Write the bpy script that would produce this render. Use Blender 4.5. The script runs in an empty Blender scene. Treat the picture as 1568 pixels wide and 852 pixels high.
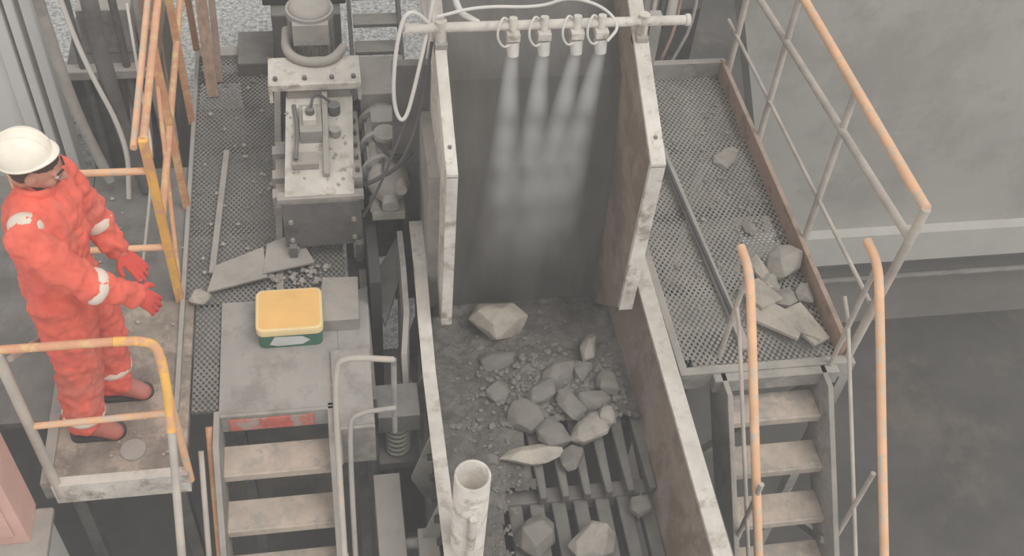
import bpy, bmesh, math, random
from mathutils import Vector, Matrix, Euler, noise
random.seed(7)
V=Vector
def lin(c):
    c=c/255.0
    return c/12.92 if c<=0.04045 else ((c+0.055)/1.055)**2.4
def rgb(r,g,b): return (lin(r),lin(g),lin(b),1)

# ---------------- materials ----------------
def M(name,col,rough=.8,metal=0,var=.18,scale=5,col2=None,amt2=.5,scale2=3,dust=0,dustcol=(166,160,151),bump=.15,bscale=60,stretch=None):
    m=bpy.data.materials.new(name); m.use_nodes=True
    nt=m.node_tree; N=nt.nodes; L=nt.links
    b=N['Principled BSDF']; b.inputs['Roughness'].default_value=rough; b.inputs['Metallic'].default_value=metal
    tc=N.new('ShaderNodeTexCoord'); src=tc.outputs['Object']
    if stretch:
        mp=N.new('ShaderNodeMapping'); mp.inputs['Scale'].default_value=stretch; L.new(src,mp.inputs['Vector']); src=mp.outputs['Vector']
    n1=N.new('ShaderNodeTexNoise'); n1.inputs['Scale'].default_value=scale; n1.inputs['Detail'].default_value=5; n1.inputs['Roughness'].default_value=.65; L.new(src,n1.inputs['Vector'])
    cr=N.new('ShaderNodeValToRGB'); L.new(n1.outputs['Fac'],cr.inputs['Fac'])
    c=rgb(*col)
    cr.color_ramp.elements[0].position=.3; cr.color_ramp.elements[1].position=.7
    cr.color_ramp.elements[0].color=tuple(x*(1-var*1.6) for x in c[:3])+(1,)
    cr.color_ramp.elements[1].color=tuple(min(1,x*(1+var*1.4)) for x in c[:3])+(1,)
    out=cr.outputs['Color']
    def mix(fac,a,bb):
        mx=N.new('ShaderNodeMix'); mx.data_type='RGBA'
        if isinstance(fac,float): mx.inputs[0].default_value=fac
        else: L.new(fac,mx.inputs[0])
        L.new(a,mx.inputs[6])
        if isinstance(bb,tuple): mx.inputs[7].default_value=bb
        else: L.new(bb,mx.inputs[7])
        return mx.outputs[2]
    if col2:
        n2=N.new('ShaderNodeTexNoise'); n2.inputs['Scale'].default_value=scale2; n2.inputs['Detail'].default_value=7; n2.inputs['Roughness'].default_value=.7; L.new(src,n2.inputs['Vector'])
        r2=N.new('ShaderNodeValToRGB'); L.new(n2.outputs['Fac'],r2.inputs['Fac'])
        th=1-amt2
        r2.color_ramp.elements[0].position=max(0,.25+th*.5-.05); r2.color_ramp.elements[1].position=min(1,.25+th*.5+.06)
        out=mix(r2.outputs['Color'],out,rgb(*col2))
    if dust>0:
        g=N.new('ShaderNodeNewGeometry'); sx=N.new('ShaderNodeSeparateXYZ'); L.new(g.outputs['Normal'],sx.inputs[0])
        n3=N.new('ShaderNodeTexNoise'); n3.inputs['Scale'].default_value=9; n3.inputs['Detail'].default_value=4; L.new(tc.outputs['Object'],n3.inputs['Vector'])
        ad=N.new('ShaderNodeMath'); ad.operation='MULTIPLY_ADD'; L.new(sx.outputs['Z'],ad.inputs[0]); ad.inputs[1].default_value=.8; ad.inputs[2].default_value=.25
        mm=N.new('ShaderNodeMath'); mm.operation='MULTIPLY'; L.new(ad.outputs[0],mm.inputs[0]); L.new(n3.outputs['Fac'],mm.inputs[1])
        m2=N.new('ShaderNodeMath'); m2.operation='MULTIPLY'; m2.use_clamp=True; L.new(mm.outputs[0],m2.inputs[0]); m2.inputs[1].default_value=dust*1.9
        out=mix(m2.outputs[0],out,rgb(*dustcol))
    L.new(out,b.inputs['Base Color'])
    if bump>0:
        nb=N.new('ShaderNodeTexNoise'); nb.inputs['Scale'].default_value=bscale; nb.inputs['Detail'].default_value=3; L.new(src,nb.inputs['Vector'])
        bp=N.new('ShaderNodeBump'); bp.inputs['Strength'].default_value=bump; bp.inputs['Distance'].default_value=.02; L.new(nb.outputs['Fac'],bp.inputs['Height']); L.new(bp.outputs['Normal'],b.inputs['Normal'])
    return m

def mesh_grating(name,col,fx,fy,thr=.12,dustc=(150,147,140),dmg=1.6):
    m=M(name,col,var=.25,dust=.5,dustcol=dustc); nt=m.node_tree; N=nt.nodes; L=nt.links
    b=N['Principled BSDF']; outn=N['Material Output']
    tc=N.new('ShaderNodeTexCoord'); s=N.new('ShaderNodeSeparateXYZ'); L.new(tc.outputs['Object'],s.inputs[0])
    def mth(op,a,bv):
        x=N.new('ShaderNodeMath'); x.operation=op
        if isinstance(a,(int,float)): x.inputs[0].default_value=a
        else: L.new(a,x.inputs[0])
        if bv is not None:
            if isinstance(bv,(int,float)): x.inputs[1].default_value=bv
            else: L.new(bv,x.inputs[1])
        return x.outputs[0]
    cu=mth('COSINE',mth('MULTIPLY',s.outputs['X'],fx),None); cv=mth('COSINE',mth('MULTIPLY',s.outputs['Y'],fy),None)
    p=mth('MULTIPLY',cu,cv)
    n=N.new('ShaderNodeTexNoise'); n.inputs['Scale'].default_value=3.2; n.inputs['Detail'].default_value=6; L.new(tc.outputs['Object'],n.inputs['Vector'])
    t=mth('MULTIPLY_ADD',n.outputs['Fac'],dmg)
    t.node.inputs[2].default_value=thr-dmg*.45
    h=mth('GREATER_THAN',p,t)
    tr=N.new('ShaderNodeBsdfTransparent'); mx=N.new('ShaderNodeMixShader'); L.new(h,mx.inputs[0]); L.new(b.outputs[0],mx.inputs[1]); L.new(tr.outputs[0],mx.inputs[2]); L.new(mx.outputs[0],outn.inputs['Surface'])
    return m

steel=M('dusty_steel',(150,146,140),col2=(120,115,109),amt2=.38,dust=.7)
steel_d=M('dark_steel',(94,92,90),dust=.5,dustcol=(138,133,127),col2=(72,71,70),amt2=.4)
steel_l=M('light_painted_steel',(204,198,188),col2=(148,134,120),amt2=.34,scale2=9,dust=.4,dustcol=(186,179,169))
black=M('grimy_dark_metal',(50,49,49),dust=.3,dustcol=(106,103,99))
rust=M('dusty_wear_liner',(148,133,120),col2=(122,105,92),amt2=.45,scale2=3,dust=.2,var=.1)
rustk=M('rusted_kick_plate',(168,138,118),col2=(134,108,92),amt2=.4,scale2=5,dust=.3)
railo=M('worn_orange_rail_paint',(230,180,138),col2=(198,182,162),amt2=.4,scale2=14,var=.1,dust=.15,bump=.05)
railr=M('rusty_orange_rail_paint',(214,154,116),col2=(222,186,128),amt2=.4,scale2=16,var=.12,dust=.15,bump=.05)
raily=M('worn_yellow_rail_paint',(234,180,92),col2=(210,158,120),amt2=.42,scale2=12,var=.12,bump=.05)
railg=M('dusty_grey_rail',(180,171,160),col2=(202,166,138),amt2=.25,scale2=10,dust=.3,bump=.05)
conc=M('concrete_wall_paint',(168,165,158),var=.05,scale=1.3,col2=(154,151,144),amt2=.4,scale2=.8,bump=.05)
concl=M('pale_concrete',(184,181,174),var=.06,scale=2)
floorm=M('dark_pit_floor',(76,73,69),var=.25,scale=1.2,col2=(98,90,80),amt2=.3,scale2=.9)
gravel=M('gravel_ground',(174,174,170),var=.3,scale=40,col2=(120,120,118),amt2=.45,scale2=30,bump=.6,bscale=40)
panel=M('pale_wall_panel',(202,201,197),var=.04,scale=2,bump=.03)
sheet=M('dusty_sheet_metal',(158,154,148),var=.09,scale=4,col2=(132,128,122),amt2=.42,scale2=3,dust=.2)
dirtyf=M('dirty_deck_plate',(112,109,105),var=.16,scale=4,col2=(90,88,85),amt2=.4,scale2=3,dust=.15)
checker=M('worn_checker_plate',(140,130,119),var=.22,scale=7,col2=(176,161,145),amt2=.4,scale2=4,bump=.4,bscale=90)
grate=mesh_grating('expanded_metal_mesh',(120,117,111),215,160,-.02,(134,130,124),1.3)
grate2=mesh_grating('perforated_walkway_mesh',(138,132,124),190,140,.04)
bedm=M('feeder_bed_dust',(98,94,89),var=.22,scale=9,col2=(116,110,103),amt2=.4,scale2=5,bump=.9,bscale=38)
curtain=M('chute_back_plate',(98,95,90),var=.16,scale=2,stretch=(3,1,.5),bump=.1)
rockl=M('pale_rock',(180,171,157),var=.14,scale=12,col2=(150,143,132),amt2=.4,scale2=6,dust=.2)
rockm=M('dusty_tan_rock',(152,146,137),var=.16,scale=12,col2=(126,120,112),amt2=.4,scale2=6,dust=.2)
rockd=M('dusty_grey_rock',(116,112,106),var=.16,scale=10,dust=.45,dustcol=(132,127,119))
barm=M('grizzly_bar_steel',(98,95,91),var=.15,scale=9,dust=.5,dustcol=(122,118,112))
tread=M('worn_tread',(190,175,160),var=.12,scale=8,col2=(162,155,145),amt2=.45,scale2=6)
redp=M('red_paint',(200,104,92),col2=(170,152,142),amt2=.45,scale2=9)
hose=M('white_hose',(200,196,189),rough=.5,var=.06,bump=0)
hosed=M('dark_hose',(80,79,78),rough=.6,bump=0)
orange_h=M('orange_hose',(214,120,92),rough=.5,bump=0)
tin_y=M('tin_lid_amber',(232,184,110),rough=.35,var=.08,scale=3,bump=.02)
tin_rim=M('tin_lid_rim',(228,204,152),rough=.35,var=.06,bump=.02)
tin_g=M('tin_green',(62,110,88),rough=.4,var=.1,bump=.02)
tin_w=M('tin_label',(206,208,204),rough=.5,var=.1,bump=.02)
cloth=M('orange_coverall',(228,104,85),rough=.9,var=.14,scale=7,col2=(212,114,98),amt2=.4,scale2=3,bump=.2,bscale=30)
reflect=M('reflective_tape',(220,204,188),rough=.5,var=.05,bump=.02)
glove=M('red_glove',(208,78,66),rough=.8,var=.12,bump=.1)
skin=M('skin',(190,132,110),rough=.6,var=.08,bump=.03)
hair=M('dark_hair',(70,52,44),rough=.8)
eye=M('eye_dark',(40,30,28),rough=.3,bump=0)
eyew=M('eye_white',(225,220,214),rough=.3,bump=0)
lips=M('lips',(165,92,82),rough=.5,bump=0)
helm=M('white_helmet',(240,230,212),rough=.4,var=.05,scale=12,bump=0)
boot=M('worn_red_brown_boot',(186,96,80),rough=.8,dust=.3)
wood=M('weathered_board',(160,134,114),stretch=(6,6,.7),var=.2)
salmon=M('faded_salmon_paint',(208,168,154),var=.08,scale=3)
lwall=M('lower_wall',(132,128,121),var=.1,scale=1.2)

# ---------------- mesh builder ----------------
class MB:
    def __init__(s,name): s.name=name; s.bm=bmesh.new(); s.mats=[]
    def mi(s,m):
        if m not in s.mats: s.mats.append(m)
        return s.mats.index(m)
    def hull(s,vs,faces,mat,smooth=False):
        bv=[s.bm.verts.new(v) for v in vs]; i=s.mi(mat)
        for f in faces:
            try:
                fc=s.bm.faces.new([bv[k] for k in f]); fc.material_index=i; fc.smooth=smooth
            except ValueError: pass
    def obox(s,c,ax,ay,az,mat):
        c=V(c); vs=[c+ax*i+ay*j+az*k for i in(-1,1) for j in(-1,1) for k in(-1,1)]
        s.hull(vs,[(0,1,3,2),(4,6,7,5),(0,4,5,1),(2,3,7,6),(0,2,6,4),(1,5,7,3)],mat)
    def box(s,lo,hi,mat,rot=None):
        lo=V(lo);hi=V(hi);c=(lo+hi)/2;h=(hi-lo)/2
        R=Euler(rot).to_matrix() if rot else Matrix.Identity(3)
        s.obox(c,R@V((h.x,0,0)),R@V((0,h.y,0)),R@V((0,0,h.z)),mat)
    def beam(s,a,b,w,h,mat,up=(0,0,1)):
        a=V(a);b=V(b);d=(b-a);l=d.length;d.normalize();up=V(up)
        if abs(d.dot(up))>.98: up=V((0,1,0))
        sx=d.cross(up).normalized(); u=sx.cross(d).normalized()
        s.obox((a+b)/2,sx*w/2,d*l/2,u*h/2,mat)
    def prism(s,poly,vec,mat):
        n=len(poly);vec=V(vec);P=[V(p) for p in poly]; vs=P+[p+vec for p in P]
        fs=[tuple(range(n)),tuple(range(2*n-1,n-1,-1))]+[(i,(i+1)%n,n+(i+1)%n,n+i) for i in range(n)]
        s.hull(vs,fs,mat)
    def rings(s,rings,mat,capa=True,capb=True):
        n=len(rings[0]); vs=[p for r in rings for p in r]
        fs=[(k*n+i,k*n+(i+1)%n,(k+1)*n+(i+1)%n,(k+1)*n+i) for k in range(len(rings)-1) for i in range(n)]
        s.hull(vs,fs,mat,True)
        if capa: s.hull(list(rings[0])[::-1],[tuple(range(n))],mat)
        if capb: s.hull(list(rings[-1]),[tuple(range(n))],mat)
    def circ(s,c,d,r,seg):
        d=V(d).normalized(); x=d.orthogonal().normalized(); y=d.cross(x)
        return [V(c)+x*r*math.cos(2*math.pi*i/seg)+y*r*math.sin(2*math.pi*i/seg) for i in range(seg)]
    def cyl(s,a,b,r,mat,r2=None,seg=20,cap=True):
        a=V(a);b=V(b);d=b-a
        s.rings([s.circ(a,d,r,seg),s.circ(b,d,r2 if r2 is not None else r,seg)],mat,cap,cap)
    def tube(s,pts,r,mat,seg=10,smooth=0):
        P=[V(p) for p in pts]
        for _ in range(smooth):
            Q=[P[0]]
            for i in range(len(P)-1):
                Q+= [P[i].lerp(P[i+1],.25),P[i].lerp(P[i+1],.75)]
            P=Q+[P[-1]]
        d0=(P[1]-P[0]).normalized(); x=d0.orthogonal().normalized(); rg=[]
        for i,p in enumerate(P):
            if i==0:d=P[1]-P[0]
            elif i==len(P)-1:d=P[-1]-P[-2]
            else:d=(P[i+1]-p).normalized()+(p-P[i-1]).normalized()
            d.normalize(); x=(x-d*x.dot(d)).normalized(); y=d.cross(x)
            rg.append([p+x*r*math.cos(2*math.pi*k/seg)+y*r*math.sin(2*math.pi*k/seg) for k in range(seg)])
        s.rings(rg,mat)
    def ball(s,c,r,mat,R=None,u=20,v=12):
        if not hasattr(r,'__len__'): r=(r,r,r)
        R=R or Matrix.Identity(3); c=V(c); rg=[]
        for j in range(1,v):
            th=math.pi*j/v
            rg.append([c+R@V((r[0]*math.sin(th)*math.cos(2*math.pi*i/u),r[1]*math.sin(th)*math.sin(2*math.pi*i/u),-r[2]*math.cos(th))) for i in range(u)])
        n=u; vs=[p for q in rg for p in q]+[c+R@V((0,0,-r[2])),c+R@V((0,0,r[2]))]
        fs=[(k*n+i,k*n+(i+1)%n,(k+1)*n+(i+1)%n,(k+1)*n+i) for k in range(len(rg)-1) for i in range(n)]
        a=len(vs)-2;b=len(vs)-1;l=(len(rg)-1)*n
        fs+=[(a,(i+1)%n,i) for i in range(n)]+[(b,l+i,l+(i+1)%n) for i in range(n)]
        s.hull(vs,fs,mat,True)
    def limb(s,pts,mat):
        for (p,r) in pts: s.ball(p,r,mat,u=16,v=10)
        for (p,r),(q,r2) in zip(pts,pts[1:]): s.cyl(p,q,r,mat,r2=r2,seg=16)
    def rock(s,c,size,mat,seed,sub=3,yaw=None):
        rnd=random.Random(seed*13+5); t=bmesh.new()
        n={1:8,2:14,3:24}[sub]
        for k in range(n):
            z=1-2*(k+.5)/n+rnd.uniform(-.1,.1); z=max(-1,min(1,z)); a=k*2.4+rnd.uniform(-.5,.5); q=math.sqrt(1-z*z); rr=rnd.uniform(.78,1.08)
            t.verts.new((q*math.cos(a)*rr,q*math.sin(a)*rr,z*rr))
        bmesh.ops.convex_hull(t,input=t.verts[:])
        if sub==3:
            bmesh.ops.bevel(t,geom=t.edges[:],offset=.06,segments=2,profile=.6,affect='EDGES')
        sc=V(size)*.5; R=Euler((rnd.uniform(-.25,.25),rnd.uniform(-.25,.25),rnd.uniform(0,6.3) if yaw is None else yaw)).to_matrix()
        i=s.mi(mat); mp={}
        for f in t.faces:
            for v in f.verts:
                if v not in mp: mp[v]=s.bm.verts.new(V(c)+R@V((v.co.x*sc.x,v.co.y*sc.y,v.co.z*sc.z)))
            fc=s.bm.faces.new([mp[v] for v in f.verts]); fc.material_index=i
        t.free()
    def done(s,parent=None,bevel=0,remesh=0,smooth=0,disp=0,dsize=.1,loc=None):
        bmesh.ops.recalc_face_normals(s.bm,faces=s.bm.faces[:])
        me=bpy.data.meshes.new(s.name); s.bm.to_mesh(me); s.bm.free()
        for m in s.mats: me.materials.append(m)
        o=bpy.data.objects.new(s.name,me); bpy.context.scene.collection.objects.link(o)
        if parent:o.parent=parent
        if bevel:
            b=o.modifiers.new('bevel','BEVEL'); b.width=bevel; b.segments=2; b.limit_method='ANGLE'; b.angle_limit=.9
        if remesh:
            r=o.modifiers.new('remesh','REMESH'); r.mode='VOXEL'; r.voxel_size=remesh; r.use_smooth_shade=True
        if smooth:
            r=o.modifiers.new('smooth','SMOOTH'); r.iterations=smooth; r.factor=.5
        if disp:
            tx=bpy.data.textures.new(s.name+'_folds','CLOUDS'); tx.noise_scale=dsize; tx.noise_depth=2
            d=o.modifiers.new('folds','DISPLACE'); d.texture=tx; d.strength=disp; d.mid_level=.5; d.texture_coords='LOCAL'
        return o
def empty(name,loc=(0,0,0)):
    e=bpy.data.objects.new(name,None); e.location=loc; e.empty_display_size=.2; bpy.context.scene.collection.objects.link(e); return e

# ---------------- room shell ----------------
b=MB('floor'); b.box((-7,-1.5,-3.7),(11,14,-3.6),floorm); b.done()
b=MB('ground_gravel'); b.box((-7,6.35,-3.55),(2.3,13,-.6),gravel); b.done()
b=MB('wall_back')
b.prism([(3.55,6.0,-2.0),(2.75,6.0,.5),(2.75,6.0,3.2),(11,6.0,3.2),(11,6.0,-2.0)],(0,.25,0),conc)
b.box((3.3,5.9,-2.25),(11,6.25,-1.9),concl)
b.box((3.0,6.3,-3.6),(11,6.45,-2.2),lwall)
b.box((1.7,8.2,-3.6),(3.4,8.35,3),lwall)
b.tube([(3.2,6.15,-2.75),(11,6.15,-2.75)],.03,steel)
b.done()
b=MB('wall_left')
b.box((-4.5,5.2,-.2),(-1.75,5.35,3.6),panel)
for x,w in((-1.75,.07),(-1.66,.05),(-1.58,.06)): b.box((x,5.16,-.2),(x+w,5.3,3.6),panel)
b.box((-3.0,5.16,-.2),(-2.92,5.2,3.6),steel)
b.done(bevel=.008)

# ---------------- left platform ----------------
b=MB('operator_platform')
b.box((-1.42,2.98,-.05),(-.81,4.04,0),checker)
b.box((-3.2,3.32,-.05),(-1.425,5.1,-.005),dirtyf)
b.box((-1.42,4.045,-.05),(-.88,5.1,-.005),dirtyf)
b.box((-1.42,2.93,-.14),(-.8,2.98,.01),steel_l)
b.box((-1.47,2.95,-.12),(-1.42,4.0,.01),steel)
b.cyl((-1.06,3.1,0),(-1.06,3.1,.012),.06,steel,seg=20)
for y in (3.3,3.7): b.box((-1.4,y,-.12),(-.82,y+.04,-.05),steel_d)
for x,y in((-1.36,3.04),(-.88,3.04)): b.box((x-.03,y-.03,-3.6),(x+.03,y+.03,-.05),steel_d)
for i in range(50):
    r=random.Random(i+40); s=r.uniform(.01,.035)
    b.rock((r.uniform(-1.4,-.85),r.uniform(3.0,4.9),s*.3),(s,s,s*.6),rockl,i+390,sub=1)
b.done(bevel=.004)
b=MB('mesh_walkway')
b.box((-.8,3.3,-.03),(-.67,4.0,-.005),grate)
b.box((-.86,4.0,-.03),(-.37,6.2,-.005),grate)
b.box((-.34,4.0,-.03),(.0,5.2,-.008),grate)
b.box((-.375,4.0,-.05),(-.335,6.2,.012),steel)
b.box((-.88,3.3,-.08),(-.855,6.2,.03),steel)
b.box((-.86,6.15,-.06),(0,6.25,.02),steel)
b.beam((-.72,4.2,.02),(-.66,5.2,.02),.035,.02,steel)
for y in (4.6,5.3,6.0): b.box((-.86,y,-.1),(0,y+.04,-.035),steel_d)
b.done(bevel=.003)

b=MB('stair_landing')
b.box((-.665,3.27,-.02),(-.06,4.0,0),sheet)
b.prism([(-.06,3.27,0),(.1,3.3,0),(.12,4.05,0),(-.06,4.0,0)],(0,0,-.02),sheet)
b.box((-.1,3.12,-.0),(.1,3.6,.03),sheet)
b.box((-.1,3.1,-.28),(.1,3.12,.03),steel)
b.box((-.66,3.25,-.13),(-.1,3.27,-.0),steel)
b.box((-.62,3.243,-.12),(-.2,3.25,-.025),redp)
b.prism([(-.16,3.75,.0),(.06,3.75,.0),(.07,4.05,.0),(-.12,4.06,.0)],(0,0,.09),steel)
b.box((-.66,3.3,-.2),(-.62,4.0,-.02),steel_d)
b.box((.08,3.3,-1.2),(.12,4.2,-.02),steel_d)
b.box((-.66,3.55,-3.6),(-.6,3.61,-.02),steel_d); b.box((.0,3.55,-3.6),(.06,3.61,-.02),steel_d)
b.done(bevel=.005)
b=MB('scrap_sheet')
b.prism([(-.74,4.05,.03),(-.70,4.24,.03),(-.44,4.34,.05),(-.42,4.12,.04)],(0,0,.012),steel)
b.prism([(-.44,4.14,.05),(-.42,4.36,.05),(-.25,4.42,.07),(-.16,4.2,.05)],(0,0,.012),steel)
b.rock((-.78,4.02,.03),(.12,.14,.07),rockl,3)
for i in range(60):
    r=random.Random(i); s=r.uniform(.015,.055)
    b.rock((r.uniform(-.42,-.08),r.uniform(4.0,4.22),s*.4),(s,s,s*.6),rockl if i%2 else steel,i+50,sub=1)
for i in range(80):
    r=random.Random(i+300); s=r.uniform(.01,.04)
    b.rock((r.uniform(-.84,-.3),r.uniform(4.1,6.0),s*.3),(s,s,s*.6),rockl if i%3 else rockd,i+90,sub=1)
b.done()

# ---------------- stairs ----------------
def stairs(name,x0,x1,ytop,n,treadmat):
    b=MB(name)
    for i in range(n):
        y=ytop-.2*i; z=-.2*(i+1)
        b.box((x0,y-.09,z-.03),(x1,y+.09,z),treadmat)
        b.box((x0,y-.092,z-.045),(x1,y-.075,z+.004),treadmat)
        b.box((x0+.01,y-.07,z-.06),(x0+.05,y+.07,z-.03),steel_d)
    yb=ytop-.2*n-.1; zb=-.2*n-.25
    for x in(x0-.03,x1):
        b.prism([(x,ytop+.17,.0),(x,ytop+.17,-.2),(x,yb+.1,zb-.05),(x,yb-.1,zb+.1),(x,ytop-.04,.0)],(.03,0,0),steel)
    return b
b=stairs('stairs_left',-.66,-.13,3.12,6,tread); b.done(bevel=.003)
b=stairs('stairs_right',1.97,2.5,3.17,8,tread)
b.box((1.9,3.22,-.1),(2.6,3.3,.0),steel); b.done(bevel=.003)

# ---------------- railings ----------------
b=MB('platform_railing')
b.tube([(-2.6,2.95,1.02),(-.95,2.97,1.0)],.019,railr)
b.tube([(-.95,2.97,1.0),(-.81,2.97,.99),(-.775,2.95,.93),(-.765,2.86,.78),(-.765,2.75,.64)],.0205,raily,smooth=2)
b.tube([(-.765,2.75,.64),(-.765,2.3,.16),(-.77,1.6,-.58)],.018,railg)
b.tube([(-1.4,2.95,.48),(-.8,2.97,.47)],.016,railo)
b.tube([(-.8,2.97,-.1),(-.79,2.97,.95)],.018,railo)
b.tube([(-1.4,2.95,-.1),(-1.4,2.95,1.0)],.024,railg)
b.tube([(-1.4,4.0,0),(-1.38,3.0,.9)],.014,railg)
b.tube([(-.71,3.2,0),(-.69,2.2,-1.0)],.018,railr)
b.tube([(-.74,3.05,.02),(-.74,2.2,-.85)],.014,railg)
b.done()
b=MB('yellow_gate_railing')
b.beam((-.885,4.04,0),(-.88,4.04,1.15),.042,.042,raily)
b.tube([(-.88,4.04,.95),(-1.5,4.05,.95)],.018,railo)
b.tube([(-.88,4.04,.42),(-1.5,4.05,.42)],.018,railo)
b.beam((-1.5,4.05,0),(-1.5,4.05,1.1),.04,.04,railo)
for z in (1.14,.62): b.tube([(-.88,4.04,z),(-.88,6.3,z)],.02,railr)
b.tube([(-.93,4.04,1.1),(-.95,6.3,1.12)],.018,railo)
for y in(4.75,5.5,6.25): b.beam((-.88,y,0),(-.88,y,1.14),.04,.04,railr)
b.tube([(-.88,4.1,.1),(-.9,4.9,1.1)],.012,railr)
b.done(bevel=.003)
b=MB('leaning_boards')
b.beam((-.76,5.75,0),(-.8,6.5,1.2),.07,.03,wood)
b.beam((-.72,5.9,0),(-.72,6.5,1.2),.04,.03,rustk)
b.beam((-1.0,5.3,0),(-1.05,5.9,1.3),.1,.03,wood)
b.beam((-1.15,5.2,0),(-1.1,5.9,1.1),.12,.03,steel_d)
b.done()
b=MB('hanging_hoses')
b.tube([(-1.35,5.05,1.4),(-1.3,5.0,.9),(-1.15,4.9,.4),(-1.2,4.8,.05)],.014,hose,smooth=3)
b.tube([(-1.45,5.05,1.4),(-1.42,5.0,.6),(-1.3,4.9,.1)],.03,steel,smooth=2)
b.tube([(-1.2,5.05,1.4),(-1.2,5.0,.5),(-1.1,4.9,.02)],.045,steel_d,smooth=2)
b.tube([(-1.02,5.05,1.2),(-1.0,4.8,.7),(-.95,4.5,.6),(-1.1,4.2,.0)],.008,hose,smooth=3)
b.done()
b=MB('equipment_rack')
b.box((-1.5,5.4,-.6),(-.98,6.2,.55),steel_d)
for i in range(4): b.tube([(-1.4+.12*i,5.35,-.4),(-1.4+.12*i,5.38,1.3)],.022,steel if i%2 else steel_d)
b.box((-1.5,5.32,.5),(-.98,5.4,.56),steel)
b.box((-1.4,5.5,.55),(-1.1,5.9,.85),steel)
b.box((-1.05,5.45,.56),(-.98,5.9,.75),wood)
b.done(bevel=.006)

b=MB('stair_handrail_left')
b.tube([(.2,3.15,.50),(-.02,3.14,.56),(-.08,3.1,.54),(-.085,2.6,.02),(-.09,1.8,-.8)],.015,railg,smooth=2)
b.tube([(.2,3.05,.25),(-.0,3.03,.26),(-.03,2.98,.2),(-.04,2.3,-.5),(-.05,1.8,-1.0)],.013,steel,smooth=2)
for y,z in((3.05,-.2),(2.5,-.8)): b.tube([(-.08,y,z),(-.08,y,z+.68)],.013,railg)
b.tube([(.2,3.15,-.1),(.2,3.15,.50)],.014,steel)
b.done()

b=MB('stair_handrail_right')
for x,y0,z0 in((1.97,3.34,.67),(2.56,3.22,.79)):
    b.tube([(x,y0+.2,z0+.03),(x,y0+.06,z0+.025),(x,y0-.04,z0-.05),(x,y0-.7,z0-.76),(x,y0-1.8,z0-1.9)],.024,railo,smooth=2)
    b.tube([(x,3.4,.42),(x,3.3,.36),(x,1.5,-1.45)],.011,railg)
    b.tube([(x,y0+.05,0),(x,y0+.05,z0)],.014,railg)
    b.tube([(x,2.6,-.8),(x,2.6,-.02)],.014,railg)
b.done()

# ---------------- right walkway ----------------
b=MB('inspection_walkway')
b.box((1.76,3.32,-.03),(2.62,5.75,0),grate2)
b.box((1.72,3.27,-.12),(2.66,3.32,.012),steel)
b.box((1.72,3.3,-.1),(1.765,5.75,.014),steel)
b.box((2.62,3.32,-.1),(2.65,5.78,.13),rustk)
b.box((1.76,5.75,-.08),(2.65,5.8,.12),steel)
b.beam((2.12,3.4,.02),(2.0,5.5,.05),.05,.025,steel)
b.tube([(1.98,5.4,.08),(2.05,4.4,.05),(2.1,3.6,.05)],.012,hosed)
for y in (3.9,4.5,5.1): b.box((1.76,y,-.1),(2.62,y+.05,-.032),steel_d)
b.beam((2.66,3.3,-.05),(1.95,3.32,-.95),.05,.05,steel)
b.beam((2.68,3.3,.0),(2.68,3.32,-3.6),.06,.06,steel)
b.beam((1.78,3.35,.0),(1.78,3.35,-3.6),.06,.06,steel_d)
b.beam((2.64,5.7,.0),(2.64,5.7,-3.6),.08,.08,steel)
b.beam((2.68,3.32,-1.6),(2.5,2.6,-.7),.04,.04,steel)
b.beam((2.68,3.3,-2.6),(2.62,1.9,-1.0),.05,.05,railg)
b.done(bevel=.003)
b=MB('walkway_railing')
b.tube([(2.7,3.3,1.15),(2.7,5.9,1.08),(2.7,7.2,1.08)],.026,railo)
b.tube([(2.69,3.3,.95),(2.68,5.9,.72),(2.68,7.2,.70)],.022,railg)
b.tube([(2.68,3.35,.42),(2.66,5.9,.36)],.012,railg)
b.tube([(2.7,3.3,1.15),(2.68,3.32,0)],.024,railg)
for y in(4.15,5.05,5.75): b.tube([(2.7,y+.06,1.12),(2.66,y-.06,0)],.02,railg)
b.done()
b=MB('walkway_rubble')
for i,(x,y,sx,sy,sz) in enumerate([(2.5,3.97,.28,.22,.18),(2.38,3.84,.18,.16,.1),(2.56,3.75,.14,.2,.1),(2.3,3.75,.12,.1,.07),(2.4,4.28,.14,.1,.08),(2.44,4.92,.16,.26,.06),(2.02,5.45,.15,.1,.06),(2.48,3.6,.16,.12,.07),(2.33,3.98,.12,.12,.1),(2.44,3.72,.2,.16,.09)]):
    b.rock((x,y,sz*.38),(sx,sy,sz),rockd if i==6 else rockm,i+11,sub=2 if i else 3)
for p in([(2.18,3.6),(2.3,3.7),(2.5,3.55),(2.4,3.4)],[(2.36,3.62),(2.5,3.66),(2.6,3.42),(2.48,3.36)],[(2.18,3.8),(2.3,3.84),(2.42,3.7),(2.26,3.62)],[(2.3,4.0),(2.36,4.04),(2.44,3.8),(2.36,3.78)],[(2.34,3.52),(2.42,3.56),(2.56,3.5),(2.52,3.38)]):
    z=random.uniform(.02,.06); b.prism([(x,y,z+.03*(k%2)) for k,(x,y) in enumerate(p)],(0,0,.02),rockl)
for i in range(150):
    r=random.Random(i+700); s=r.uniform(.01,.04)
    b.rock((1.8+.8*r.random()**.45,r.uniform(3.35,5.6),s*.3),(s,s,s*.6),rockm,i+500,sub=1)
b.done()

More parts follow.
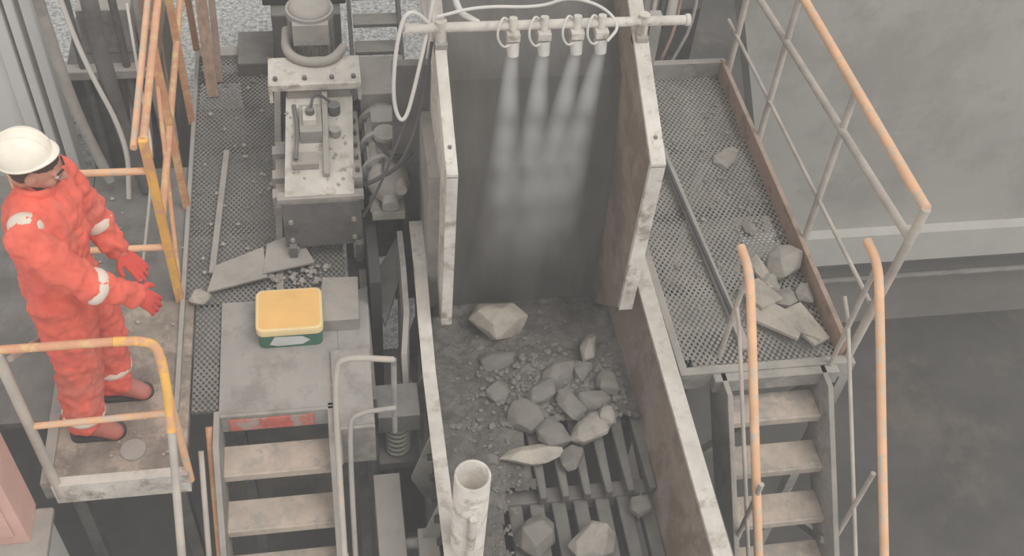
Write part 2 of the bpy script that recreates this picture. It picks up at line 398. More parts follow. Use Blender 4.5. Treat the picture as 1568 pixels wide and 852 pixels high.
# ---------------- feeder trough ----------------
b=MB('feeder_trough')
b.prism([(1.53,1.6,-.75),(1.53,4.3,-.4),(1.64,4.3,.06),(1.64,1.6,-.02)],(.03,0,0),rust)
b.prism([(1.61,1.6,-.02),(1.61,4.3,.06),(1.7,4.3,.06),(1.7,1.6,-.02)],(0,0,.025),steel_l)
b.box((1.69,1.6,-.6),(1.715,4.3,.0),steel_d)
b.prism([(.44,1.6,-.85),(.44,4.3,-.6),(.42,4.3,.24),(.42,4.0,.2),(.42,3.75,.06),(.42,3.45,-.05),(.42,1.6,-.05)],(-.03,0,0),steel)
b.prism([(.37,4.28,.26),(.37,4.02,.22),(.37,3.76,.08),(.37,3.46,-.04),(.37,1.6,-.04)] + [(.37,1.6,-.06),(.37,3.45,-.06),(.37,3.74,.05),(.37,4.0,.19),(.37,4.28,.23)],(.07,0,0),steel_l)
for y in(3.9,3.5,3.1,2.7,2.3): b.prism([(.39,y,-.06),(.28,y,-.5),(.39,y,-.8)],(0,.02,0),steel)
for i in range(8): b.cyl((.39,2.2+.12*i,-.2),(.355,2.2+.12*i,-.2),.018,black,seg=8)
b.prism([(.27,3.45,-.25),(.27,3.6,-.05),(.3,3.8,.06),(.3,4.0,.2),(.3,4.25,.22),(.3,4.25,-.2),(.27,3.8,-.4)],(.03,0,0),sheet)
b.prism([(.28,2.3,-.5),(.28,2.75,-.4),(.28,2.7,-.8),(.28,2.3,-.9)],(.1,0,0),steel)
b.box((.1,3.3,-1.5),(.4,4.3,-1.45),black)
b.box((.46,1.6,-1.3),(1.56,3.4,-1.25),black)
b.box((.46,3.3,-1.3),(1.56,3.36,-.44),black)
nx,ny=88,170; g={}
def bedz(x,y):
    z=-.37+.012*noise.noise(V((x*9,y*9,0)))+.03*noise.noise(V((x*2.5,y*2.5,3)))+.06*math.exp(-((x-1.05)**2+(y-3.5)**2)/.06)
    z+=.014*noise.noise(V((x*22,y*22,0)))+.008*noise.noise(V((x*50,y*50,5)))
    z+=.06*max(0,(.62-x)/.17)
    if y<3.3: z-=.14*(3.3-y)
    return z
for i in range(nx+1):
    for j in range(ny+1):
        x=.45+1.13*i/nx; y=2.0+2.5*j/ny; g[i,j]=V((x,y,bedz(x,y)))
vs=[];idx={}
for k,p in g.items(): idx[k]=len(vs); vs.append(p)
fs=[]
for i in range(nx):
    for j in range(ny):
        p=g[i,j]; nn=noise.noise(V((p.x*5,p.y*5,1)))*.06+noise.noise(V((p.x*18,p.y*18,1)))*.03
        lim=3.28+nn if p.x>.93+nn else 0
        if p.x>.74+nn: lim=max(lim,2.92+nn)
        if p.y>lim: fs.append((idx[i,j],idx[i+1,j],idx[i+1,j+1],idx[i,j+1]))
b.hull(vs,fs,bedm,True)
b.done()
b=MB('grizzly_bars')
for i in range(9):
    x=.56+.118*i
    if x>.85: b.prism([(x,3.42,-.39),(x+.02,2.86,-.41),(x+.06,2.86,-.41),(x+.075,3.42,-.39)],(0,0,-.07),barm)
    b.prism([(x-.03,2.93,-.5),(x-.02,2.2,-.54),(x+.045,2.2,-.54),(x+.05,2.93,-.5)],(0,0,-.08),barm)
b.box((.47,2.88,-.6),(1.54,2.97,-.49),barm)
b.done(bevel=.01)
b=MB('rock_pile')
R=[(.86,3.98,-.30,.34,.24,.2,2),(1.35,3.75,-.31,.1,.24,.1,1),(.815,3.73,-.35,.22,.15,.08,0),(1.13,3.55,-.30,.26,.16,.12,0),(1.41,3.5,-.33,.17,.15,.1,0),(.80,3.52,-.35,.18,.14,.08,0),(1.31,3.38,-.31,.22,.16,.1,0),(.93,3.33,-.34,.26,.22,.12,0),(1.26,3.22,-.33,.26,.18,.09,1),(.92,3.10,-.36,.34,.13,.08,2),(1.13,3.06,-.36,.13,.18,.09,0),(.88,2.68,-.46,.26,.2,.16,0),(1.17,2.60,-.45,.26,.2,.16,1),(1.03,3.45,-.29,.22,.14,.09,0),(1.17,3.34,-.28,.2,.14,.08,0),(1.05,3.2,-.33,.2,.18,.1,0),(1.36,3.26,-.29,.14,.1,.07,1),(1.28,3.62,-.34,.14,.16,.08,0),(.98,3.64,-.35,.14,.1,.06,0),(1.46,2.78,-.45,.14,.12,.1,0),(.7,3.12,-.4,.12,.08,.05,0)]
for i,(x,y,z,a,c,d,l) in enumerate(R): b.rock((x,y,z),(a*1.1,c*1.1,d*1.2),(rockd,rockm,rockl)[l],i+31,yaw=random.uniform(-.4,.4) if i in(0,1,9) else None)
for i in range(520):
    r=random.Random(i+900); s=r.uniform(.012,.05)*(1.3 if r.random()<.1 else 1)
    x=min(1.5,max(.52,r.gauss(1.08,.24))); y=max(3.3,min(4.1,r.gauss(3.46,.2)))
    b.rock((x,y,bedz(x,y)+s*.1),(s,s*r.uniform(.7,1.3),s*.55),rockd,i+1000,sub=1 if s<.03 else 2)
for i in range(120):
    r=random.Random(i+2900); s=r.uniform(.01,.04); x=r.uniform(.5,.85); y=r.uniform(2.3,3.3)
    b.rock((x,y,bedz(x,y)+s*.15),(s,s,s*.55),rockd,i+2000,sub=1)
b.done()

# ---------------- chute ----------------
b=MB('discharge_chute')
prof=[(3.7,.09),(3.7,1.14),(4.31,1.44),(5.6,2.08),(5.6,1.6),(4.6,.8),(4.25,-.37),(4.12,-.37)]
for x,dx,mat in((1.47,.04,rust),(.525,-.03,steel_l)):
    b.prism([(x,y,z) for y,z in prof],(dx,0,0),mat)
b.prism([(1.46,3.68,.09),(1.46,3.68,1.15),(1.535,3.68,1.15),(1.535,3.68,.09)],(0,.03,0),steel_l)
b.prism([(1.46,3.68,1.14),(1.46,5.6,2.10),(1.535,5.6,2.10),(1.535,3.68,1.14)],(0,0,.025),steel_l)
b.prism([(.49,3.68,.07),(.49,3.68,1.15),(.545,3.68,1.15),(.545,3.68,.07)],(0,.03,0),steel_l)
b.prism([(.49,3.68,1.14),(.49,5.6,2.10),(.545,5.6,2.10),(.545,3.68,1.14)],(0,0,.025),steel_l)
for i in range(4):
    for x in(.517,1.5): b.cyl((x,3.8+.45*i,1.2+.225*i),(x,3.8+.45*i,1.232+.225*i),.01,steel_d,seg=6)
bp=[(4.17,-.42),(4.19,.2),(4.24,.67),(4.38,1.15),(5.0,1.55),(5.8,1.9)]
vs=[];n=len(bp)
for x in(.53,1.47): vs+=[(x,y,z) for y,z in bp]
b.hull(vs,[(i,i+1,n+i+1,n+i) for i in range(n-1)],curtain)
b.box((.3,4.45,-.6),(.5,4.5,1.2),steel_d)
b.box((.44,3.95,-.1),(.5,4.6,.9),steel)
b.box((.53,4.5,-.6),(1.47,4.55,.6),black)
b.beam((1.6,4.4,.0),(1.6,4.4,1.5),.06,.06,steel)
b.beam((1.6,4.4,.1),(1.75,5.6,1.7),.05,.05,steel_d)
b.done(bevel=.003)

BZ=1.545
b=MB('spray_bar')
b.cyl((.37,4.28,BZ),(1.71,4.28,BZ),.024,steel_l)
b.cyl((.35,4.28,BZ),(.37,4.28,BZ),.03,steel_l); b.cyl((1.71,4.28,BZ),(1.73,4.28,BZ),.03,steel_l)
for x in(.52,1.5): b.cyl((x,4.28,BZ-.08),(x,4.28,BZ+.04),.028,steel_l); b.box((x-.03,4.24,1.40),(x+.03,4.34,BZ-.07),steel)
NX=[.86,1.01,1.17,1.29]
for x in NX:
    b.cyl((x,4.27,BZ+.05),(x,4.25,BZ-.08),.02,steel_l)
    b.box((x-.032,4.22,BZ-.055),(x+.032,4.3,BZ-.015),steel_l)
    b.cyl((x,4.25,BZ-.07),(x+.005,4.23,BZ-.14),.034,hose,r2=.028)
    b.tube([(x-.02,4.28,BZ+.03),(x-.06,4.24,BZ+.08),(x-.09,4.2,BZ),(x-.05,4.21,BZ-.08),(x-.01,4.23,BZ-.07)],.006,hose,smooth=3)
b.tube([(.5,4.28,BZ+.06),(.7,4.3,BZ+.1),(1.0,4.33,BZ+.06),(1.12,4.3,BZ+.14),(1.3,4.33,BZ+.06),(1.38,4.25,BZ),(1.31,4.2,BZ-.05)],.008,hose,smooth=3)
b.done(bevel=.003)
b=MB('water_hoses')
b.tube([(.5,4.3,1.52),(.36,4.25,1.7),(.3,4.2,1.5),(.28,4.15,1.2),(.33,4.1,1.1),(.4,4.2,1.3),(.5,4.35,1.7),(.55,4.5,2.0)],.010,hose,smooth=3)
b.tube([(.46,4.3,1.5),(.42,4.2,1.3),(.3,4.1,1.0),(.2,4.1,.7),(.12,4.2,.4)],.007,hosed,smooth=3)
b.tube([(.48,4.3,1.45),(.44,4.2,1.2),(.34,4.1,.9),(.22,4.15,.7),(.25,4.5,.55)],.008,hosed,smooth=3)
b.tube([(.34,4.6,1.9),(.4,4.4,1.7),(.52,4.38,1.66),(.56,4.5,1.95)],.012,orange_h,smooth=3)
b.tube([(.3,4.7,2.0),(.38,4.45,1.75),(.5,4.42,1.72),(.52,4.6,2.0)],.01,orange_h,smooth=3)
b.tube([(.6,4.6,1.9),(.58,4.35,1.6),(.7,4.3,1.55)],.016,hose,smooth=3)
b.done()
b=MB('pipe_bundle')
for i in range(9):
    b.tube([(1.75+.06*i,5.86,.3+.05*(i%3)),(2.05+.07*i,6.9,1.0+.06*(i%2))],.02+.008*(i%3),[steel,steel_d,railg,black][i%4])
for i in range(6):
    b.tube([(1.9+.08*i,5.85,.05),(1.85+.12*i,5.95,.35),(2.0+.1*i,6.3,.75),(2.1+.08*i,6.9,1.1)],.012,[hosed,rustk,steel][i%3],smooth=2)
b.beam((1.75,5.9,-.1),(2.6,6.6,1.2),.06,.06,steel); b.beam((1.85,6.4,-.2),(1.9,6.5,1.5),.07,.07,steel_d)
b.box((1.7,6.4,-.6),(2.65,6.9,.1),steel_d)
b.done()

# ---------------- drive unit ----------------
b=MB('drive_unit')
b.prism([(-.29,4.32,.1),(-.29,4.32,.46),(-.26,5.0,.62),(-.26,5.0,.05)],(.37,0,0),steel_l)
b.box((-.31,4.29,.1),(.11,4.32,.43),steel_d)
b.box((-.33,4.3,.43),(.13,4.36,.455),steel)
for x in(-.3,.06): 
    b.box((x,4.27,0),(x+.06,4.36,.1),steel); b.box((x+.01,4.24,.0),(x+.05,4.28,.14),steel_d)
for z in(.16,.3):
    for x in(-.27,.07): b.cyl((x,4.29,z),(x,4.275,z),.014,steel,seg=6)
b.box((-.35,4.93,.68),(.16,5.18,.72),steel_l); b.box((-.35,4.93,.6),(-.33,5.18,.68),steel_l); b.box((.14,4.93,.6),(.16,5.18,.68),steel_l)
for x in(-.31,-.15,0,.12): b.cyl((x,4.98,.72),(x,4.98,.74),.013,steel_d,seg=6)
b.box((-.25,4.95,.05),(.1,5.15,.68),steel)
b.beam((-.06,4.42,.51),(-.045,5.0,.66),.03,.03,steel)
b.box((-.19,4.65,.53),(-.07,4.88,.62),steel); b.box((-.17,4.7,.62),(-.1,4.82,.66),steel_l)
b.cyl((-.13,4.76,.66),(-.13,4.76,.69),.025,steel_d)
b.box((-.24,4.48,.5),(-.1,4.58,.54),steel)
b.cyl((.0,4.85,.58),(.0,4.85,.64),.035,steel_d); b.cyl((.0,4.7,.55),(.0,4.7,.59),.03,steel)
b.tube([(-.13,4.76,.68),(-.1,4.85,.74),(-.02,4.85,.66)],.008,hosed,smooth=2)
b.tube([(-.22,4.9,.6),(-.2,4.7,.6),(-.22,4.5,.56)],.012,steel_d,smooth=1)
b.box((-.345,4.36,.3),(-.29,4.9,.34),steel)
for y in(4.4,4.55,4.75): b.box((-.36,y,.24),(-.29,y+.07,.38),steel)
b.box((.08,4.4,.25),(.13,4.95,.5),steel)
for i in range(5): b.cyl((.105,4.45+.1*i,.5),(.105,4.45+.1*i,.53),.012,steel_d,seg=6)
for i in range(40):
    r=random.Random(i+77); s=r.uniform(.01,.03); y=r.uniform(4.36,4.9)
    b.rock((r.uniform(-.27,.05),y,.46+.235*(y-4.32)+s*.2),(s,s,s*.5),steel,i+4000,sub=1)
b.done(bevel=.004)
b=MB('electric_motor')
b.cyl((-.1,5.34,.5),(-.1,5.34,.9),.12,steel)
b.cyl((-.1,5.34,.9),(-.1,5.34,.94),.135,steel); b.ball((-.1,5.34,.94),(.12,.12,.05),steel)
b.box((-.2,5.2,.78),(0,5.28,.92),steel)
for i in range(16):
    a=i*math.pi/8; b.box((-.1+.125*math.cos(a)-.005,5.34+.125*math.sin(a)-.005,.52),(-.1+.125*math.cos(a)+.005,5.34+.125*math.sin(a)+.005,.88),steel)
b.tube([(-.24,5.4,.75),(-.25,5.2,.74),(-.15,5.1,.74),(0,5.1,.74),(.08,5.22,.75)],.028,steel,smooth=3)
b.box((-.25,5.2,0),(.05,5.5,.5),steel_d)
b.done(bevel=.004)
b=MB('gearbox')
gx=.27;gz=.44
b.cyl((gx,4.4,gz),(gx,5.05,gz),.115,steel,seg=28)
b.ball((gx,4.42,gz),(.115,.12,.115),steel)
for y in(4.46,4.66,4.86,5.03):
    b.cyl((gx,y,gz),(gx,y+.03,gz),.148,sheet,seg=28)
    for k in range(10):
        a=k*math.pi/5; b.cyl((gx+.13*math.cos(a),y-.015,gz+.13*math.sin(a)),(gx+.13*math.cos(a),y+.045,gz+.13*math.sin(a)),.012,steel_d,seg=6)
for k in range(12):
    a=k*math.pi/6; b.box((gx+.115*math.cos(a)-.006,4.5,gz+.115*math.sin(a)-.006),(gx+.115*math.cos(a)+.006,4.85,gz+.115*math.sin(a)+.006),steel)
b.cyl((gx,4.6,gz+.05),(gx,4.6,gz+.19),.05,steel); b.cyl((gx,4.6,gz+.17),(gx,4.6,gz+.2),.065,sheet)
b.box((gx-.07,4.72,gz+.08),(gx+.07,4.84,gz+.17),sheet)
b.cyl((gx,4.26,gz-.04),(gx,4.34,gz-.02),.045,sheet); b.cyl((gx-.08,4.3,gz-.1),(gx-.08,4.4,gz-.1),.03,steel); b.cyl((gx+.06,4.28,gz+.06),(gx+.06,4.36,gz+.05),.03,steel)
b.box((gx-.1,4.28,gz-.16),(gx+.08,4.42,gz-.1),steel)
b.cyl((.38,4.6,.4),(.44,4.6,.4),.06,rustk); b.cyl((.38,4.85,.4),(.44,4.85,.4),.05,rustk)
b.box((.2,4.45,-.2),(.36,4.95,.3),steel_d)
b.box((.15,4.95,.1),(.42,5.3,.62),steel)
b.tube([(.2,4.6,.6),(.3,4.4,.6),(.4,4.5,.6)],.01,black,smooth=2)
b.tube([(.16,4.35,.5),(.2,4.25,.62),(.3,4.3,.64),(.4,4.4,.66)],.012,hosed,smooth=2)
b.done(bevel=.004)
b=MB('support_frame')
b.box((.02,4.15,-1.5),(.2,4.5,-.1),black); b.box((.13,3.9,-1.0),(.19,5.0,.2),black)
b.box((.12,3.25,-.26),(.34,3.46,-.12),steel_d); b.box((.12,3.25,-.62),(.34,3.46,-.56),steel_d)
pts=[(.23+.06*math.cos(a*.5),3.34+.06*math.sin(a*.5),-.56+.3*a/88) for a in range(89)]
b.tube(pts,.012,steel,seg=6)
b.box((.14,2.2,-1.0),(.2,4.3,-.85),steel); b.box((.1,2.5,-3.6),(.22,2.62,-.9),steel_d)
b.box((.08,2.6,-.9),(.22,3.15,-.5),steel)
b.beam((.16,3.2,-.6),(.2,2.4,-.9),.08,.04,steel)
b.tube([(.2,2.75,-.55),(.4,2.75,-.55)],.03,steel)
b.prism([(.14,4.1,-.02),(.3,4.3,.12),(.3,4.05,.05),(.2,3.85,-.1)],(0,0,-.03),steel_d)
b.done(bevel=.004)
b=MB('rear_access_stairs')
for i in range(6): b.box((.16,5.7+.16*i,.1+.1*i),(.46,5.82+.16*i,.125+.1*i),steel)
for x in(.14,.46): b.beam((x,5.6,.02),(x,6.7,.72),.025,.12,steel_d)
b.box((.1,5.6,-.6),(.5,5.7,.02),steel_d)
b.done()
b=MB('rear_machine')
b.box((-.35,5.9,-.6),(.08,6.8,.5),steel_d); b.box((-.4,6.0,.5),(.12,6.8,.56),black)
b.box((-.6,5.95,-.6),(-.36,6.3,.1),steel_d)
b.done(bevel=.01)

# ---------------- foreground pipe ----------------
b=MB('open_steel_pipe')
cx,cy=.485,2.46
ro,ri=.08,.068
rg=lambda r,z:[V((cx+r*math.cos(2*math.pi*i/40),cy+r*math.sin(2*math.pi*i/40),z)) for i in range(40)]
b.rings([rg(ro,-1.2),rg(ro,.55),rg(ri,.55),rg(ri,-1.2)],steel_l,False,False)
b.tube([(cx,cy-.1,.35),(cx-.01,cy-.1,-1.0)],.018,steel_l)
b.done()

# ---------------- biscuit tin ----------------
def rrect(cx,cy,w,d,r,z,n=6):
    P=[]
    for qx,qy,a0 in((1,1,0),(-1,1,90),(-1,-1,180),(1,-1,270)):
        for k in range(n+1):
            a=math.radians(a0+90*k/n); P.append(V((cx+qx*(w/2-r)+r*math.cos(a),cy+qy*(d/2-r)+r*math.sin(a),z)))
    return P
b=MB('biscuit_tin')
cx,cy=-.3,3.8
b.rings([rrect(cx,cy,.33,.27,.035,.002),rrect(cx,cy,.33,.27,.035,.11)],tin_g)
b.rings([rrect(cx,cy,.345,.285,.04,.105),rrect(cx,cy,.345,.285,.04,.145),rrect(cx,cy,.335,.275,.036,.15),rrect(cx,cy,.315,.255,.03,.15)],tin_rim,True,False)
b.rings([rrect(cx,cy,.315,.255,.03,.15),rrect(cx,cy,.31,.25,.03,.143)],tin_y)
b.prism([(cx-.11,cy-.1362,.03),(cx-.07,cy-.1362,.015),(cx+.06,cy-.1362,.02),(cx+.1,cy-.1362,.05),(cx+.06,cy-.1362,.085),(cx-.08,cy-.1362,.09)],(0,.003,0),tin_w)
b.done()

# ---------------- lower left ----------------
b=MB('concrete_pier'); b.box((-2.2,1.8,-3.6),(-1.44,2.86,-.12),concl); b.box((-2.2,1.75,-.12),(-1.42,2.88,-.08),steel); b.done(bevel=.01)
b=MB('control_cabinet'); b.box((-2.0,2.7,-.08),(-1.5,2.9,.62),salmon); b.box((-1.95,2.69,0),(-1.55,2.7,.55),salmon); b.cyl((-1.6,2.68,.3),(-1.6,2.69,.3),.015,black); b.done(bevel=.008)

# ---------------- worker ----------------
W=empty('worker',(-1.2,3.38,0))
def child(mb,**k):
    o=mb.done(**k); o.parent=W; o.matrix_parent_inverse=Matrix.Translation((1.2,-3.38,0)); return o
b=MB('coverall')
b.ball((-1.22,3.38,.93),(.155,.195,.13),cloth)
b.ball((-1.215,3.385,1.08),(.15,.185,.16),cloth)
b.ball((-1.205,3.39,1.22),(.16,.2,.17),cloth)
b.ball((-1.195,3.395,1.34),(.155,.205,.13),cloth)
b.limb([((-1.215,3.25,1.39),.088),((-1.2,3.4,1.42),.09),((-1.16,3.55,1.39),.085)],cloth)
b.limb([((-1.2,3.4,1.41),.085),((-1.19,3.4,1.48),.07)],cloth)
b.limb([((-1.22,3.22,1.38),.092),((-1.13,3.16,1.27),.08),((-1.03,3.13,1.18),.073),((-.95,3.16,1.11),.062),((-.885,3.19,1.04),.052)],cloth)
b.limb([((-1.155,3.57,1.37),.088),((-1.105,3.6,1.2),.078),((-1.07,3.61,1.09),.072),((-1.03,3.58,.99),.06),((-1.0,3.57,.94),.052)],cloth)
b.limb([((-1.22,3.29,.9),.13),((-1.215,3.27,.7),.118),((-1.22,3.25,.5),.102),((-1.25,3.24,.3),.095),((-1.275,3.24,.12),.095)],cloth)
b.limb([((-1.21,3.47,.9),.13),((-1.17,3.49,.7),.118),((-1.145,3.5,.5),.1),((-1.15,3.48,.3),.094),((-1.16,3.46,.12),.092)],cloth)
child(b,remesh=.011,smooth=3,disp=.05,dsize=.06)
def band(mb,a,bb,r,w=.05,t=.5):
    a=V(a);bb=V(bb);c=a.lerp(bb,t);d=(bb-a).normalized()
    rg=[]
    for k in range(5):
        q=(k/4-.5); rg.append(mb.circ(c+d*w*q,d,r*(1-.12*abs(q*2)**4),28))
    mb.rings(rg,reflect)
b=MB('reflective_bands')
band(b,(-1.03,3.13,1.18),(-.95,3.16,1.11),.078,.05,.3)
band(b,(-1.07,3.61,1.09),(-1.03,3.58,.99),.076,.045,.3)
band(b,(-1.25,3.24,.3),(-1.275,3.24,.12),.1,.045,.75)
band(b,(-1.15,3.48,.3),(-1.16,3.46,.12),.099,.04,.5)
child(b,disp=.01,dsize=.07)
b=MB('shoulder_tape')
b.ball((-1.22,3.235,1.425),(.07,.05,.066),reflect)
child(b)
b=MB('collar')
b.rings([b.circ((-1.2,3.4,1.455),(.12,0,1),.085,24),b.circ((-1.19,3.4,1.495),(.12,0,1),.078,24),b.circ((-1.185,3.4,1.528),(.14,0,1),.084,24),b.circ((-1.185,3.4,1.524),(.14,0,1),.07,24)],cloth,False,False)
child(b)
b=MB('boots')
BF=((-1.275,3.235),(-1.16,3.46))
for (x,y) in BF:
    b.limb([((x,y,.1),.06),((x+.0,y,.06),.056),((x+.07,y-.02,.055),.05),((x+.13,y-.045,.045),.043)],boot)
    b.limb([((x-.04,y,.045),.043),((x+.02,y,.04),.043)],boot)
child(b,remesh=.009,smooth=3)
b=MB('boot_soles')
for (x,y) in BF:
    b.rings([rrect(x+.045,y-.018,.26,.1,.045,.001),rrect(x+.045,y-.018,.26,.1,.045,.022)],black)
child(b)
def hand(name,w,d,up,side):
    w=V(w);d=V(d).normalized();up=V(up);up=(up-d*up.dot(d)).normalized();s=d.cross(up)*side
    b=MB(name)
    Rm=Matrix((s,d,up)).transposed()
    b.limb([(w-d*.05,.038),(w-d*.02,.036),(w+d*.01,.03)],glove)
    b.ball(w+d*.055,(.044,.055,.02),glove,Rm)
    for k,(o,l) in enumerate(((-.034,.074),(-.0115,.084),(.0115,.079),(.034,.062))):
        base=w+d*(.095-.005*abs(k-1))+s*o; sp=s*o*.5
        p1=base+(d+sp*8).normalized()*l*.42-up*.004; p2=p1+(d*.85-up*.45).normalized()*l*.32; p3=p2+(d*.55-up*.8).normalized()*l*.26
        b.limb([(base-d*.02,.0112),(base,.0112),(p1,.0102),(p2,.0094),(p3,.008)],glove)
    t0=w+d*.02-s*.03; t1=t0+(d*.6-s*.8).normalized()*.04-up*.006; t2=t1+(d*.9-s*.3-up*.15).normalized()*.034
    b.limb([(t0,.0155),(t1,.013),(t2,.0105)],glove)
    return child(b,remesh=.004,smooth=1)
hand('glove_right',(-.87,3.2,1.025),(.42,.12,-.66),(.5,-.35,.5),1)
hand('glove_left',(-.985,3.56,.905),(.5,-.3,-.5),(.4,-.3,.6),-1)
b=MB('left_forearm_skin'); b.limb([((-1.015,3.57,.965),.038),((-.985,3.56,.915),.032)],skin); child(b)
hc=V((-1.165,3.395,1.6)); f=V((.9,.02,-.40)).normalized(); u=V((.2,-.04,.95)); u=(u-f*u.dot(f)).normalized(); s=u.cross(f).normalized()
HR=Matrix((f,s,u)).transposed()
def hp(x,y,z): return hc+HR@V((x,y,z))
b=MB('head')
b.ball(hc,(.095,.075,.105),skin,HR); b.ball(hp(.03,0,-.05),(.065,.058,.065),skin,HR); b.ball(hp(.058,0,-.092),(.03,.03,.024),skin,HR)
b.limb([(hp(.09,0,.005),.01),(hp(.116,0,-.022),.015)],skin)
for q in(-1,1):
    b.ball(hp(-.005,q*.076,-.01),(.022,.01,.032),skin,HR); b.ball(hp(.1,q*.012,-.028),.01,skin)
    b.limb([(hp(.088,q*.015,.022),.008),(hp(.075,q*.05,.022),.008)],skin)
    b.ball(hp(.06,q*.045,-.025),(.03,.02,.025),skin,HR)
b.limb([(hp(-.02,0,-.08),.055),(V((-1.19,3.4,1.45)),.058)],skin)
child(b,remesh=.005,smooth=2)
b=MB('eyes')
for q in(-1,1):
    b.ball(hp(.083,q*.032,.002),.0125,eyew); b.ball(hp(.0925,q*.032,.001),.006,eye)
    b.limb([(hp(.1,q*.016,.026),.005),(hp(.086,q*.05,.028),.004)],hair)
child(b)
b=MB('mouth'); b.limb([(hp(.09,-.022,-.058),.005),(hp(.1,0,-.056),.007),(hp(.09,.022,-.058),.005)],lips); child(b)
b=MB('beard_and_hair')
b.ball(hp(.03,0,-.07),(.06,.0595,.05),hair,HR)
b.ball(hp(-.035,0,.0),(.07,.079,.085),hair,HR)
b.ball(hp(-.008,0,.045),(.088,.075,.066),hair,HR)
child(b)
b=MB('helmet')
hR=HR@Euler((0,-.5,0)).to_matrix(); hcz=hp(-.05,0,.05)
rg=[]
TT=[2*math.pi*i/36 for i in range(36)]
for k in range(12):
    a=k/11*math.pi/2*.97; rg.append([hcz+hR@V((.11*math.cos(a)*math.cos(t),.098*math.cos(a)*math.sin(t),.11*math.sin(a)**.9)) for t in TT])
b.rings(rg,helm,False,True)
br=[]
for ro_,z in((.0,0),(1,-.006),(1,-.011),(0,-.006)):
    br.append([hcz+hR@V(((.109+ro_*(.006+.018*max(0,math.cos(t))**1.5))*math.cos(t),(.097+ro_*.006)*math.sin(t),z)) for t in TT])
b.rings(br,helm,False,False)
for q in(-.022,.022):
    b.tube([hcz+hR@V((.108*math.cos(a),q,.107*math.sin(a)**.9)) for a in [math.radians(x) for x in range(20,164,8)]],.005,helm,seg=8)
child(b)

# ---------------- water mist ----------------
def mistmat(L,R0,R1,dens,p=1.3,nscale=5,glow=.1):
    m=bpy.data.materials.new('water_mist'); m.use_nodes=True; nt=m.node_tree; N=nt.nodes; Lk=nt.links
    N.remove(N['Principled BSDF']); vol=N.new('ShaderNodeVolumeScatter'); vol.inputs['Color'].default_value=(.99,.97,.94,1); vol.inputs['Anisotropy'].default_value=.0
    tc=N.new('ShaderNodeTexCoord'); sp=N.new('ShaderNodeSeparateXYZ'); Lk.new(tc.outputs['Object'],sp.inputs[0])
    def mt(op,a,b=None,c=None,cl=False):
        x=N.new('ShaderNodeMath'); x.operation=op; x.use_clamp=cl
        for i,q in enumerate((a,b,c)):
            if q is None: continue
            if isinstance(q,(int,float)): x.inputs[i].default_value=q
            else: Lk.new(q,x.inputs[i])
        return x.outputs[0]
    zn=mt('MULTIPLY',sp.outputs['Z'],-1/L,cl=True)
    rad=mt('SQRT',mt('ADD',mt('MULTIPLY',sp.outputs['X'],sp.outputs['X']),mt('MULTIPLY',sp.outputs['Y'],sp.outputs['Y'])))
    Rz=mt('MULTIPLY_ADD',zn,R1-R0,R0)
    e=mt('SUBTRACT',1,mt('DIVIDE',rad,Rz),cl=True)
    fall=mt('POWER',mt('SUBTRACT',1,zn,cl=True),p)
    no=N.new('ShaderNodeTexNoise'); no.inputs['Scale'].default_value=nscale; no.inputs['Detail'].default_value=0; Lk.new(tc.outputs['Object'],no.inputs['Vector'])
    d=mt('MULTIPLY',mt('MULTIPLY',e,fall),mt('MULTIPLY',no.outputs['Fac'],dens))
    Lk.new(d,vol.inputs['Density'])
    em=N.new('ShaderNodeEmission'); em.inputs['Color'].default_value=(1,.95,.88,1); Lk.new(mt('MULTIPLY',d,glow),em.inputs['Strength'])  # mist made to glow with density, standing in for multiply scattered light
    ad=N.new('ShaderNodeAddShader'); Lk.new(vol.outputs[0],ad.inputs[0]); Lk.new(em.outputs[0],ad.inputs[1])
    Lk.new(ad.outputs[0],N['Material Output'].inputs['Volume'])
    try: m.cycles.volume_step_rate=3.0
    except Exception: pass
    return m
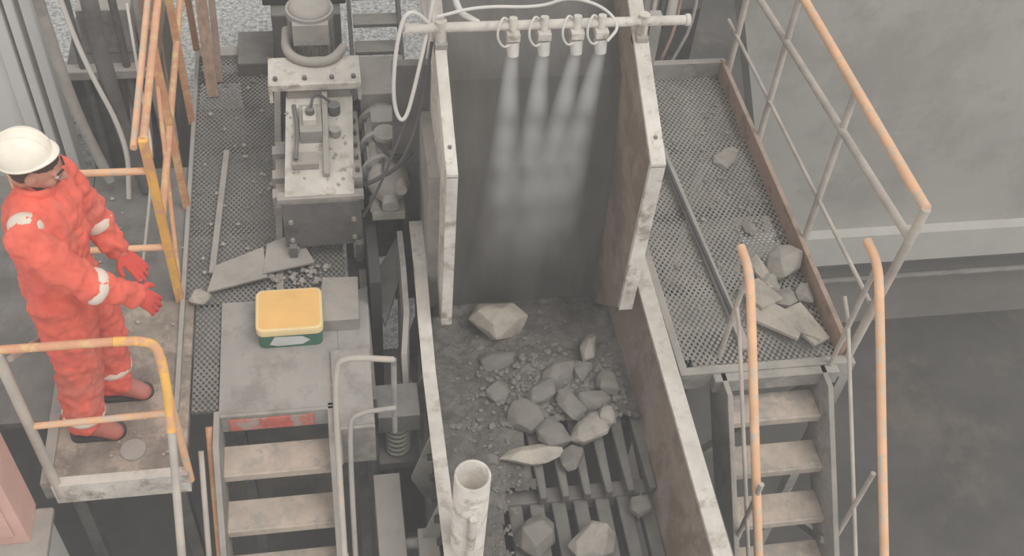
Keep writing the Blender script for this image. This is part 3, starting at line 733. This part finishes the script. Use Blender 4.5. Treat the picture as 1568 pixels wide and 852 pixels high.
MW=empty('water_mist_spray',(1.08,4.23,BZ-.14))
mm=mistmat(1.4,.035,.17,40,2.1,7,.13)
for i,x in enumerate(NX):
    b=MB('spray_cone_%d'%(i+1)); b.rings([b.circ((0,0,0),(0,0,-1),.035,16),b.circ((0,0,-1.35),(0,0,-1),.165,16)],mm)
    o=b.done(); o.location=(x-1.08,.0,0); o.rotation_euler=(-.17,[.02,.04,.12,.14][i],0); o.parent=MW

# airborne dust filling the plant
dm=bpy.data.materials.new('airborne_dust'); dm.use_nodes=True; N=dm.node_tree.nodes; N.remove(N['Principled BSDF'])
vs_=N.new('ShaderNodeVolumeScatter'); vs_.inputs['Color'].default_value=(.93,.915,.895,1); vs_.inputs['Density'].default_value=.014
dm.node_tree.links.new(vs_.outputs[0],N['Material Output'].inputs['Volume'])
try: dm.cycles.homogeneous_volume=True
except Exception: pass
b=MB('airborne_dust_haze'); b.box((-5,-1.2,-3.58),(8,8,5.2),dm); b.done()

# ---------------- light & camera ----------------
w=bpy.data.worlds.new('sky'); bpy.context.scene.world=w; w.use_nodes=True
w.node_tree.nodes['Background'].inputs[0].default_value=(1,.99,.98,1); w.node_tree.nodes['Background'].inputs[1].default_value=.86
sd=bpy.data.lights.new('daylight','SUN'); sd.energy=1.5; sd.angle=.55; sd.color=(1,.97,.94)
so=bpy.data.objects.new('daylight',sd); so.rotation_euler=Euler((math.radians(18),math.radians(20),0)); so.location=(0,3,8); bpy.context.scene.collection.objects.link(so)
cd=bpy.data.cameras.new('camera'); cd.lens=38.8; cd.sensor_width=36; cd.clip_start=.05
co=bpy.data.objects.new('camera',cd)
X=V((.9867,-.1474,.0693)).normalized(); Z=V((-.1494,-.6485,.7461)); Z=(Z-X*Z.dot(X)).normalized(); Y=Z.cross(X)
Mx=Matrix((X,Y,Z)).transposed().to_4x4(); Mx.translation=V((0,0,4.65)); co.matrix_world=Mx
bpy.context.scene.collection.objects.link(co); bpy.context.scene.camera=co
bpy.context.scene.view_settings.view_transform='Standard'
